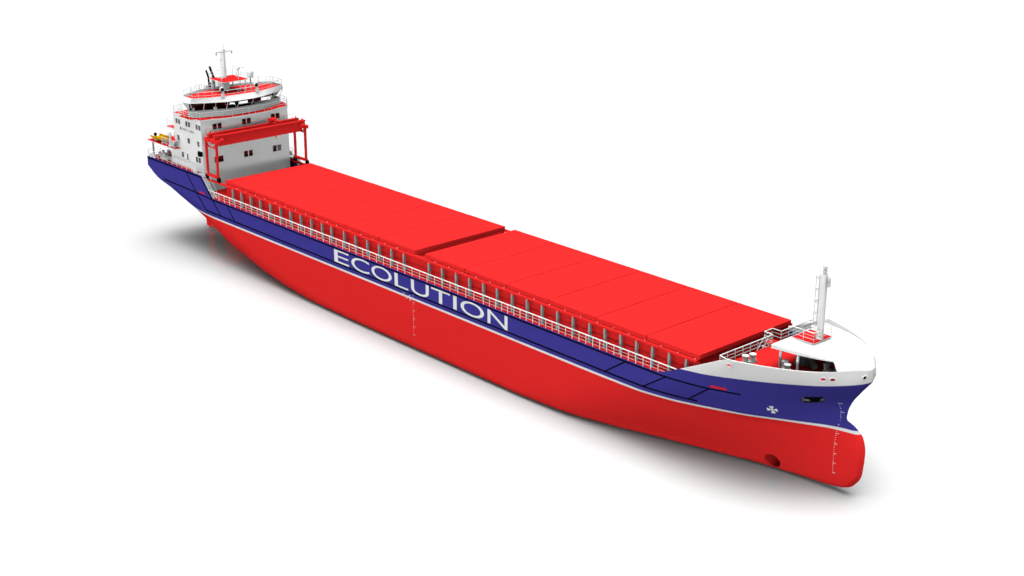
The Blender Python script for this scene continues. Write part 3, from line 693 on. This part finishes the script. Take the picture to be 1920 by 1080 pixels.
# ---- forecastle
CE = [(90.25, 4.15), (91.2, 4.0), (92.3, 3.85), (93.4, 3.68), (94.6, 3.35), (95.5, 2.98), (96.2, 2.6), (96.8, 2.15), (97.4, 1.6), (97.85, 1.05), (98.1, .6), (98.2, .2)]
def capz(x, y=0):
    return float(np.interp(x, [90.25, 94, 95, 96.2, 97.4, 97.9, 98.2], [14.15, 14.06, 13.97, 13.86, 13.72, 13.58, 13.4]))+.0
def thick(x): return float(np.interp(x, [90.25, 92, 94, 95.6, 96.4], [.36, .33, .25, .14, .1]))
m_ = MB(); pts = [(x, -y) for x, y in CE]+[(x, y) for x, y in CE[::-1]]
m_.prism(pts, lambda x, y: capz(x)-thick(x), lambda x, y: capz(x))
m_.build('forecastle_roof', WHITE, ship)
# front shell of the roof: from the bulwark top up to the roof edge
def bwtop(n=40):
    X, Y = bow_at(13.0); t = np.linspace(0, 1, n)
    k = np.searchsorted(-Y, -2.85); xs = X[k-1:]; ys = Y[k-1:]; s = np.r_[0, np.cumsum(np.hypot(np.diff(xs), np.diff(ys)))]
    return np.interp(t*s[-1], s, xs), np.interp(t*s[-1], s, ys)
n = 40; bx_, by_ = bwtop(n)
cs = [(96.1, 2.66), (96.3, 2.53), (96.8, 2.15), (97.4, 1.6), (97.85, 1.05), (98.1, .6), (98.2, .2), (98.2, 0)]
s_ = np.r_[0, np.cumsum([math.hypot(cs[i+1][0]-cs[i][0], cs[i+1][1]-cs[i][1]) for i in range(len(cs)-1)])]
tx = np.interp(np.linspace(0, 1, n)*s_[-1], s_, [c[0] for c in cs]); ty = np.interp(np.linspace(0, 1, n)*s_[-1], s_, [c[1] for c in cs])
m_ = MB()
for sg in (-1, 1):
    vs = []; K = 6
    for i in range(n):
        for k in range(K+1):
            t = k/K; x = bx_[i]+(tx[i]-bx_[i])*t; y = by_[i]+(ty[i]-by_[i])*t; z = 13+(capz(tx[i])+.003-13)*t; 
            vs.append((x-.012, sg*max(0, y-.012), z))
    fs = []
    for i in range(n-1):
        for k in range(K):
            f = (i*(K+1)+k, (i+1)*(K+1)+k, (i+1)*(K+1)+k+1, i*(K+1)+k+1); fs.append(f if sg < 0 else f[::-1])
    m_.add(vs, fs)
sh = m_.build('forecastle_shell', WHITE, ship, True)
md = sh.modifiers.new('s', 'SOLIDIFY'); md.thickness = .06; md.offset = -1
for x, y in ((90.85, -3.45), (92.8, -3.45), (90.85, 3.45), (92.8, 3.45)):
    m_ = MB(); m_.bar((x, y, 11.93), (x, y, capz(x)-.3), .13, 14); m_.build('roof_pillar', WHITE, ship, True)
def bollard_pair(p, q, parent=ship):
    m_ = MB(); a = Vector(p); b = Vector(q)
    for c in (a, b): m_.lathe(c, [(.27, 0), (.25, .08), (.25, .72), (.34, .76), (.34, .84), (.3, .86)], 18); m_.bar(c+Vector((-.38, 0, .45)), c+Vector((.38, 0, .45)), .05, 8)
    d_ = (b-a); u = d_.normalized(); w = Vector((-u.y, u.x, 0))*.24
    vs = [a-u*.3-w, b+u*.3-w, b+u*.3+w, a-u*.3+w]; m_.add(vs+[v+Vector((0, 0, .22)) for v in vs], [(0,3,2,1), (4,5,6,7), (0,1,5,4), (1,2,6,5), (2,3,7,6), (3,0,4,7)])
    return m_.build('mooring_bollard', WHITE, parent, True)
bollard_pair((88.3, -5.3, 11.93), (88.5, -4.5, 11.93)); bollard_pair((91.5, -3.6, 11.93), (92.2, -4.15, 11.93))
bollard_pair((94.6, -1.45, 11.93), (95.2, -.55, 11.93)); bollard_pair((88.0, 5.55, 11.93), (88.35, 4.45, 11.93)); bollard_pair((91.3, 3.95, 11.93), (92.3, 4.15, 11.93))
# anchor windlass
for y0 in (-1.5, 1.9):
    m_ = MB()
    m_.bar((91.9, y0-.9, 12.75), (91.9, y0+1.5, 12.75), .12, 10)
    m_.lathe((91.9, y0-.75, 12.75), [(.2, 0), (.28, .05), (.14, .12), (.14, .35), (.26, .42), (.2, .46)], 16, (0, 1, 0))
    for y, r in ((y0, .5), (y0+.65, .5), (y0+.95, .62)): m_.lathe((91.9, y, 12.75), [(r, 0), (r, .1), (r*.5, .12), (r*.5, .4), (r, .42), (r, .52)], 18, (0, 1, 0))
    m_.box(91.5, 92.3, y0-.15, y0-.02, 11.93, 12.8); m_.box(91.5, 92.3, y0+1.45, y0+1.6, 11.93, 12.8); m_.box(92.2, 92.8, y0+.1, y0+.75, 11.93, 12.9)
    m_.bar((91.4, y0-.5, 12.0), (91.9, y0-.5, 12.75), .09, 8); m_.bar((92.3, y0-.5, 12.0), (91.9, y0-.5, 12.75), .09, 8)
    m_.bar((92.6, y0+.2, 12.5), (93.5, y0-.1, 12.2), .16, 10); m_.lathe((93.4, y0-.35, 12.25), [(.1, 0), (.3, .04), (.3, .3), (.1, .34)], 14, (0, 1, 0))
    m_.build('anchor_windlass', MACH, ship, True)
m_ = MB(); m_.lathe((93.7, .7, 11.93), [(.4, 0), (.4, .6), (.3, .7)], 16); m_.build('deck_vent', GREY, ship, True)
# foremast and its platform
slab('mast_platform', [(90.5, -1.38), (92.93, -1.38), (92.93, 1.38), (90.5, 1.38)], 14.27, .12)
m_ = MB()
zt = 20.6
m_.prism([(92.34, -.19), (92.68, -.19), (92.81, -.12), (92.86, .02), (92.86, .18), (92.34, .18)], 14.27, zt)
fm = m_.build('foremast', WHITE, ship)
m_ = MB(); m_.lathe((92.62, 0, zt), [(.17, 0), (.17, .12), (.1, .14), (.2, .22), (.2, .42), (.08, .46), (.06, .52), (.2, .6), (.22, .75)], 14); m_.build('mast_light', LGREY, fm, True)
m_ = MB(); m_.box(92.95, 93.15, -.12, .16, 20.35, 20.4); m_.lathe((93.15, 0, 19.95), [(.1, 0), (.15, .05), (.15, .35), (.08, .42)], 12); m_.lathe((93.15, 0, 19.5), [(.08, 0), (.15, .06), (.15, .3), (.1, .36)], 12); m_.box(92.95, 93.2, -.14, .14, 19.87, 19.92); m_.build('mast_light', LGREY, fm)
ladder(92.22, 0.0, 14.3, 20.4, -1, .2, True, 0).build('mast_ladder', LGREY, fm)
m_ = MB(); q = 14.27
rails(m_, [(90.55, 1.33, q), (90.55, -1.33, q), (92.88, -1.33, q), (92.88, 1.33, q), (90.55, 1.33, q)], (.33, .66, .98), .03, .02, 1.3, .022); m_.build('platform_railing', WHITE, ship)
m_ = MB(); m_.path([(90.55, -1.33, 15.25), (92.88, -1.33, 15.25), (92.88, -.5, 15.25)], .055, 8); m_.build('handrail', WHITE, ship)
m_ = MB(); rails(m_, [(87.05, -7.5, 11.93), (87.05, .3, 11.93)], (.36, .72, 1.07), .055, .028, 1.15, .032)
rails(m_, [(87.05, 1.6, 11.93), (87.05, 7.5, 11.93)], (.36, .72, 1.07), .055, .028, 1.15, .032)
rails(m_, [(87.05, .3, 11.93), (86.0, .35, 11.93), (86.0, 1.6, 11.93), (87.05, 1.6, 11.93)], (.36, .72, 1.07), .055, .028, 1.15, .04)
m_.path([(87.05, -7.5, 13.0), (88.0, -7.75, 13.0)], .055, 8); m_.build('forecastle_railing', WHITE, ship)
slab('walkway', [(86.0, .35), (87.0, .35), (87.0, 1.6), (86.0, 1.6)], 11.93, .12)
m_ = MB()
for y in (-1.3, -.45):
    m_.bar((86.6, y+1.0, 12.0), (86.6, y-1.4, 9.3), .05, 6); m_.path([(86.6, y+1.0, 12.95), (86.6, y-1.4, 10.3)], .035, 6)
for i in range(9): t = (i+.5)/9; m_.box(86.3, 86.9, -.1-2.4*t-.1, -.1-2.4*t+.1, 11.9-2.6*t, 11.93-2.6*t)
m_.build('stair', WHITE, ship)
m_ = MB(); m_.path([(88.6, -.3, 11.93), (88.6, -.3, 12.4), (88.6, .7, 12.4), (88.6, .7, 11.93)], .03, 6); m_.path([(88.6, -.3, 12.2), (88.6, .7, 12.2)], .02, 5); m_.build('hatch_rail', WHITE, ship)
for s in (-1, 1):       # bulwark brackets inside
    for x in np.arange(88.6, 90.4, .6): m_ = MB(); y = s*(hb(x, 11.95)-.16); m_.add([(x, y, 12.8), (x, y-s*.4, 11.93), (x, y, 11.93), (x+.04, y, 12.8), (x+.04, y-s*.4, 11.93), (x+.04, y, 11.93)], [(0,1,2), (3,5,4), (0,3,4,1), (1,4,5,2)]); m_.build('bulwark_bracket', LGREY, ship)
m_ = MB(); m_.path([(84.6, 7.95, 11.1), (87.2, 7.9, 12.6)], .04, 6); m_.build('capping_rail', WHITE, ship)

# ------------------------------------------------------------------ hatch covers (each can be lifted off)
XS = [0.0, 7.1, 13.97, 20.82, 27.55, 34.3, 41.2]; XF = [43.0, 50.05, 57.0, 63.6, 70.5, 77.4, 84.2]
wa = ['aftmost red hatch cover, close in front of the white deckhouse', 'second red hatch cover counted forward from the deckhouse', 'third red hatch cover counted forward from the deckhouse', 'fourth red hatch cover counted forward from the deckhouse', 'red hatch cover one short of the gap, on its deckhouse side', 'red hatch cover bordering the cross gap on its deckhouse side']
wf = ['red hatch cover bordering the cross gap on its bow side', 'second red hatch cover from the cross gap towards the bow', 'third red hatch cover from the cross gap towards the bow', 'third red hatch cover back from the forecastle', 'second red hatch cover back from the forecastle', 'foremost red hatch cover, beside the forecastle railing']
for seq, lab in ((XS, wa), (XF, wf)):
    for i in range(6):
        a, b = seq[i], seq[i+1]; g = .05; m_ = MB(); x0 = a+(g if i else 0); x1 = b-(g if i < 5 else 0); cx = (a+b)/2
        m_.box(x0-cx, x1-cx, -6.98, 6.98, 0, .48)
        o = m_.build('hatch_cover', RED); o.location = (cx, 0, 11.52)
        bv = o.modifiers.new('b', 'BEVEL'); bv.width = .012; bv.segments = 1
        o['label'] = lab[i]; o['category'] = 'hatch cover'; o['group'] = 'red hatch covers over the cargo holds'

# ------------------------------------------------------------------ gantry crane
cr = thing('gantry_crane', 'red travelling gantry crane standing over the hatches in front of the deckhouse', 'gantry crane', (-2.6, 0, 11.5))
for s in (-1, 1):
    Y = lambda a, b: sorted((s*a, s*b))
    for x, xt in ((-4.05, -4.0), (-1.45, -1.35)):
        m_ = MB(); y0, y1 = Y(7.04, 7.32); m_.add([(x+dx, y, 12.05) for dx in (-.14, .14) for y in (y0, y1)]+[(xt+dx, y, 16.85) for dx in (-.14, .14) for y in (y0, y1)], [(0,1,5,4), (1,3,7,5), (3,2,6,7), (2,0,4,6), (0,2,3,1), (4,5,7,6)]); m_.build('leg', RED, cr)
    m_ = MB(); y0, y1 = Y(7.02, 7.34); m_.box(-4.2, -1.2, y0, y1, 11.98, 12.3); m_.build('bogie_beam', RED, cr)
    m_ = MB(); y0, y1 = Y(6.8, 7.32); m_.box(-4.28, -.68, y0, y1, 16.85, 17.3); m_.build('end_beam', RED, cr)
    m_ = MB(); yy = s*7.18
    m_.bar((-4.0, yy, 16.15), (-1.4, yy, 16.15), .09, 6); m_.bar((-3.95, yy, 16.8), (-3.3, yy, 16.15), .08, 6); m_.bar((-1.45, yy, 16.8), (-2.1, yy, 16.15), .08, 6); m_.build('brace', RED, cr)
    for x in (-4.25, -1.22):
        m_ = MB(); m_.lathe((x, s*7.2-.2, 11.84), [(.2, 0), (.33, .04), (.33, .34), (.2, .4)], 20, (0, 1, 0)); w_ = m_.build('wheel', RUBBER, cr, True)
def girder(x, w, fl):
    m_ = MB(); m_.box(x-w, x+w, -6.78, 6.78, 16.55, 17.84); m_.box(x-fl, x+fl, -7.3, 7.3, 17.84, 17.93); m_.box(x-fl, x+fl, -6.75, 6.75, 16.46, 16.55)
    m_.box(x-w, x+w, -7.28, -6.78, 17.3, 17.84); m_.box(x-w, x+w, 6.78, 7.28, 17.3, 17.84)
    m_.box(x-.03, x+.03, -7.2, 7.2, 17.93, 17.99); m_.box(x+fl-.02, x+fl, -7.3, 7.3, 17.76, 17.84); return m_
girder(-3.2, .22, .3).build('girder', RED, cr); girder(-1.62, .2, .34).build('girder', RED, cr)
for y in (-6.9, 6.9):
    m_ = MB()
    for x in (-3.2, -1.62): m_.add([(x-.05, y-.15, 17.93), (x+.05, y-.15, 17.93), (x+.05, y+.15, 17.93), (x-.05, y+.15, 17.93), (x, y+.1, 18.35)], [(0,1,4), (1,2,4), (2,3,4), (3,0,4)])
    m_.build('end_stop', RED, cr)
m_ = MB()
m_.lathe((-.95, -6.75, 17.3), [(.1, 0), (.28, .05), (.28, .4), (.12, .45)], 14, (0, 1, 0)); m_.box(-1.42, -.7, -6.7, -6.3, 16.95, 17.2); m_.build('travel_motor', RED, cr)
m_ = MB(); m_.lathe((-.95, 6.3, 17.3), [(.1, 0), (.28, .05), (.28, .4), (.12, .45)], 14, (0, 1, 0)); m_.box(-1.42, -.7, 6.2, 6.7, 16.95, 17.2); m_.build('travel_motor', RED, cr)
m_ = MB(); rails(m_, [(-4.1, -7.1, 17.3), (-4.1, 7.1, 17.3)], (.55, 1.1), .018, .012, 1.5, .016, n=5); m_.build('walkway_railing', RED, cr)
m_ = MB(); m_.box(-4.25, -3.45, -6.8, 6.8, 17.22, 17.28); m_.build('walkway', RED, cr)
m_ = MB(); m_.box(-3.4, -1.4, 2.6, 2.72, 18.0, 18.14); m_.box(-3.4, -1.4, 3.35, 3.47, 18.0, 18.14); m_.box(-3.4, -3.15, 2.6, 3.47, 18.0, 18.2)
m_.lathe((-2.85, 2.6, 18.42), [(.2, 0), (.25, .06), (.25, .8), (.2, .86)], 16, (0, 1, 0)); m_.lathe((-2.15, 2.75, 18.3), [(.14, 0), (.2, .06), (.2, .5), (.14, .56)], 14, (0, 1, 0)); m_.box(-3.3, -2.95, 2.35, 2.75, 18.14, 18.6)
tr = m_.build('trolley', RED, cr)
m_ = MB(); m_.bar((-2.4, 3.0, 18.2), (-2.4, 3.0, 16.3), .03, 6); m_.build('hoist_rope', GREY, tr)
m_ = MB(); m_.lathe((-2.4, 3.0, 15.95), [(.04, 0), (.12, .08), (.14, .3), (.06, .4)], 10); m_.path([(-2.4, 3.0, 15.97), (-2.4, 3.1, 15.85), (-2.4, 3.05, 15.72), (-2.4, 2.93, 15.75)], .035, 6); m_.build('hook', YELLOW, tr)

# ------------------------------------------------------------------ rescue boat
bt = thing('rescue_boat', 'small yellow rescue boat on the raised red stern platform beside its davit', 'boat', (-16.6, -7.15, 14.5))
def boat():
    m_ = MB(); st = []
    for t in np.linspace(0, 1, 13):     # t=0 stern at -x
        x = -18.35+3.7*t; w = .78*math.sqrt(max(0.002, 1-max(0, (t-.35)/.65)**2.6)); zk = .25+.32*max(0, t-.55)**1.6*2.2; zg = .82+.12*t
        st.append([(x, 0, zk), (x, w*.55, zk+.1), (x, w*.92, .55+.1*t), (x, w, zg), (x, w*.86, zg), (x, w*.78, .55), (x, 0, .5)])
    M = 7
    for sg in (-1, 1):
        vs = [(x, -7.12+sg*y, 14.37+z) for s_ in st for x, y, z in s_]; fs = []
        for i in range(12):
            for j in range(M-1): f = (i*M+j, (i+1)*M+j, (i+1)*M+j+1, i*M+j+1); fs.append(f if sg < 0 else f[::-1])
        fs.append(tuple(range(M)) if sg > 0 else tuple(range(M))[::-1]); m_.add(vs, fs)
    return m_
boat().build('boat_hull', YELLOW, bt, True)
m_ = MB(); m_.box(-17.0, -16.4, -7.75, -6.5, 15.05, 15.12); m_.box(-15.9, -15.4, -7.6, -6.65, 15.05, 15.15); m_.build('thwart', YELLOW, bt)
m_ = MB(); m_.lathe((-18.3, -7.12, 14.98), [(.12, 0), (.2, .06), (.23, .25), (.17, .42), (.05, .46)], 14); m_.bar((-18.3, -7.12, 14.6), (-18.3, -7.12, 15.0), .1, 8); m_.build('outboard_motor', RUBBER, bt, True)
m_ = MB()
for x in (-17.6, -15.6): m_.box(x-.08, x+.08, -7.6, -6.65, 14.47, 14.78)
m_.build('boat_cradle', LGREY, ship)

# ------------------------------------------------------------------ studio floor
m_ = MB(); m_.add([(-2500, -1500, 0), (1500, -1500, 0), (1500, 2500, 0), (-2500, 2500, 0)], [(0, 1, 2, 3)])
fl = m_.build('floor', floor_mat()); fl['kind'] = 'structure'; fl.location.z = -.03

# ------------------------------------------------------------------ light: soft studio surround
w = bpy.data.worlds.new('World'); SC.world = w; w.use_nodes = True; w.cycles.sampling_method = 'MANUAL'; w.cycles.sample_map_resolution = 2048
nt = w.node_tree; bg = nt.nodes['Background']; N = nt.nodes.new; L = nt.links.new
tc = N('ShaderNodeTexCoord'); sx = N('ShaderNodeSeparateXYZ'); L(tc.outputs['Generated'], sx.inputs[0])
def M(op, a, b):
    n = N('ShaderNodeMath'); n.operation = op
    for i, v in enumerate((a, b)):
        if isinstance(v, (int, float)): n.inputs[i].default_value = v
        else: L(v, n.inputs[i])
    return n.outputs[0]
zpos = M('MAXIMUM', sx.outputs[2], 0.0)
ny = M('MAXIMUM', M('MULTIPLY', sx.outputs[1], -1.0), 0.0)
zc_ = M('POWER', zpos, 11.0)
band = M('EXPONENT', M('MULTIPLY', M('MULTIPLY', M('MULTIPLY', zpos, zpos), -1.0), 1/.05**2), 0)
px = M('MAXIMUM', sx.outputs[0], 0.0); nx = M('MAXIMUM', M('MULTIPLY', sx.outputs[0], -1.0), 0.0); py = M('MAXIMUM', sx.outputs[1], 0.0)
wide = M('EXPONENT', M('MULTIPLY', M('MULTIPLY', M('MULTIPLY', zpos, zpos), -1.0), 1/.18**2), 0)
front = M('MULTIPLY', px, M('EXPONENT', M('MULTIPLY', M('MULTIPLY', zpos, zpos), -1/.38**2), 0))
side = M('ADD', 0.0, M('ADD', M('MULTIPLY', nx, 1.1), M('MULTIPLY', py, 1.0)))
k = M('ADD', M('ADD', M('ADD', M('ADD', 0.03, M('MULTIPLY', front, 1.25)), M('MULTIPLY', zc_, 8.6)), M('MULTIPLY', wide, side)), M('MULTIPLY', band, M('MULTIPLY', ny, 23.6)))
bg.inputs['Color'].default_value = (1, 1, 1, 1); L(k, bg.inputs['Strength'])

# ------------------------------------------------------------------ camera
cam = bpy.data.cameras.new('camera'); cam.lens = 50.013; cam.sensor_width = 36; cam.clip_end = 6000; cam.clip_start = .5
co_ = bpy.data.objects.new('camera', cam); C.objects.link(co_); co_.location = (164.283861, -103.23956, 62.7297786)
yaw, pitch = 2.40617721, 0.341169298
f = Vector((math.cos(yaw)*math.cos(pitch), math.sin(yaw)*math.cos(pitch), -math.sin(pitch))); r = Vector((math.sin(yaw), -math.cos(yaw), 0)); u = r.cross(f)
co_.matrix_world = Matrix(((r.x, u.x, -f.x, 164.283861), (r.y, u.y, -f.y, -103.23956), (r.z, u.z, -f.z, 62.7297786), (0, 0, 0, 1)))
SC.camera = co_
SC.view_settings.view_transform = 'Standard'; SC.view_settings.look = 'None'; SC.view_settings.exposure = 0; SC.view_settings.gamma = 1; SC.view_settings.use_curve_mapping = False
SC.render.engine = 'CYCLES'
SC.cycles.max_bounces = 6; SC.cycles.diffuse_bounces = 0; SC.cycles.glossy_bounces = 3; SC.cycles.use_denoising = True
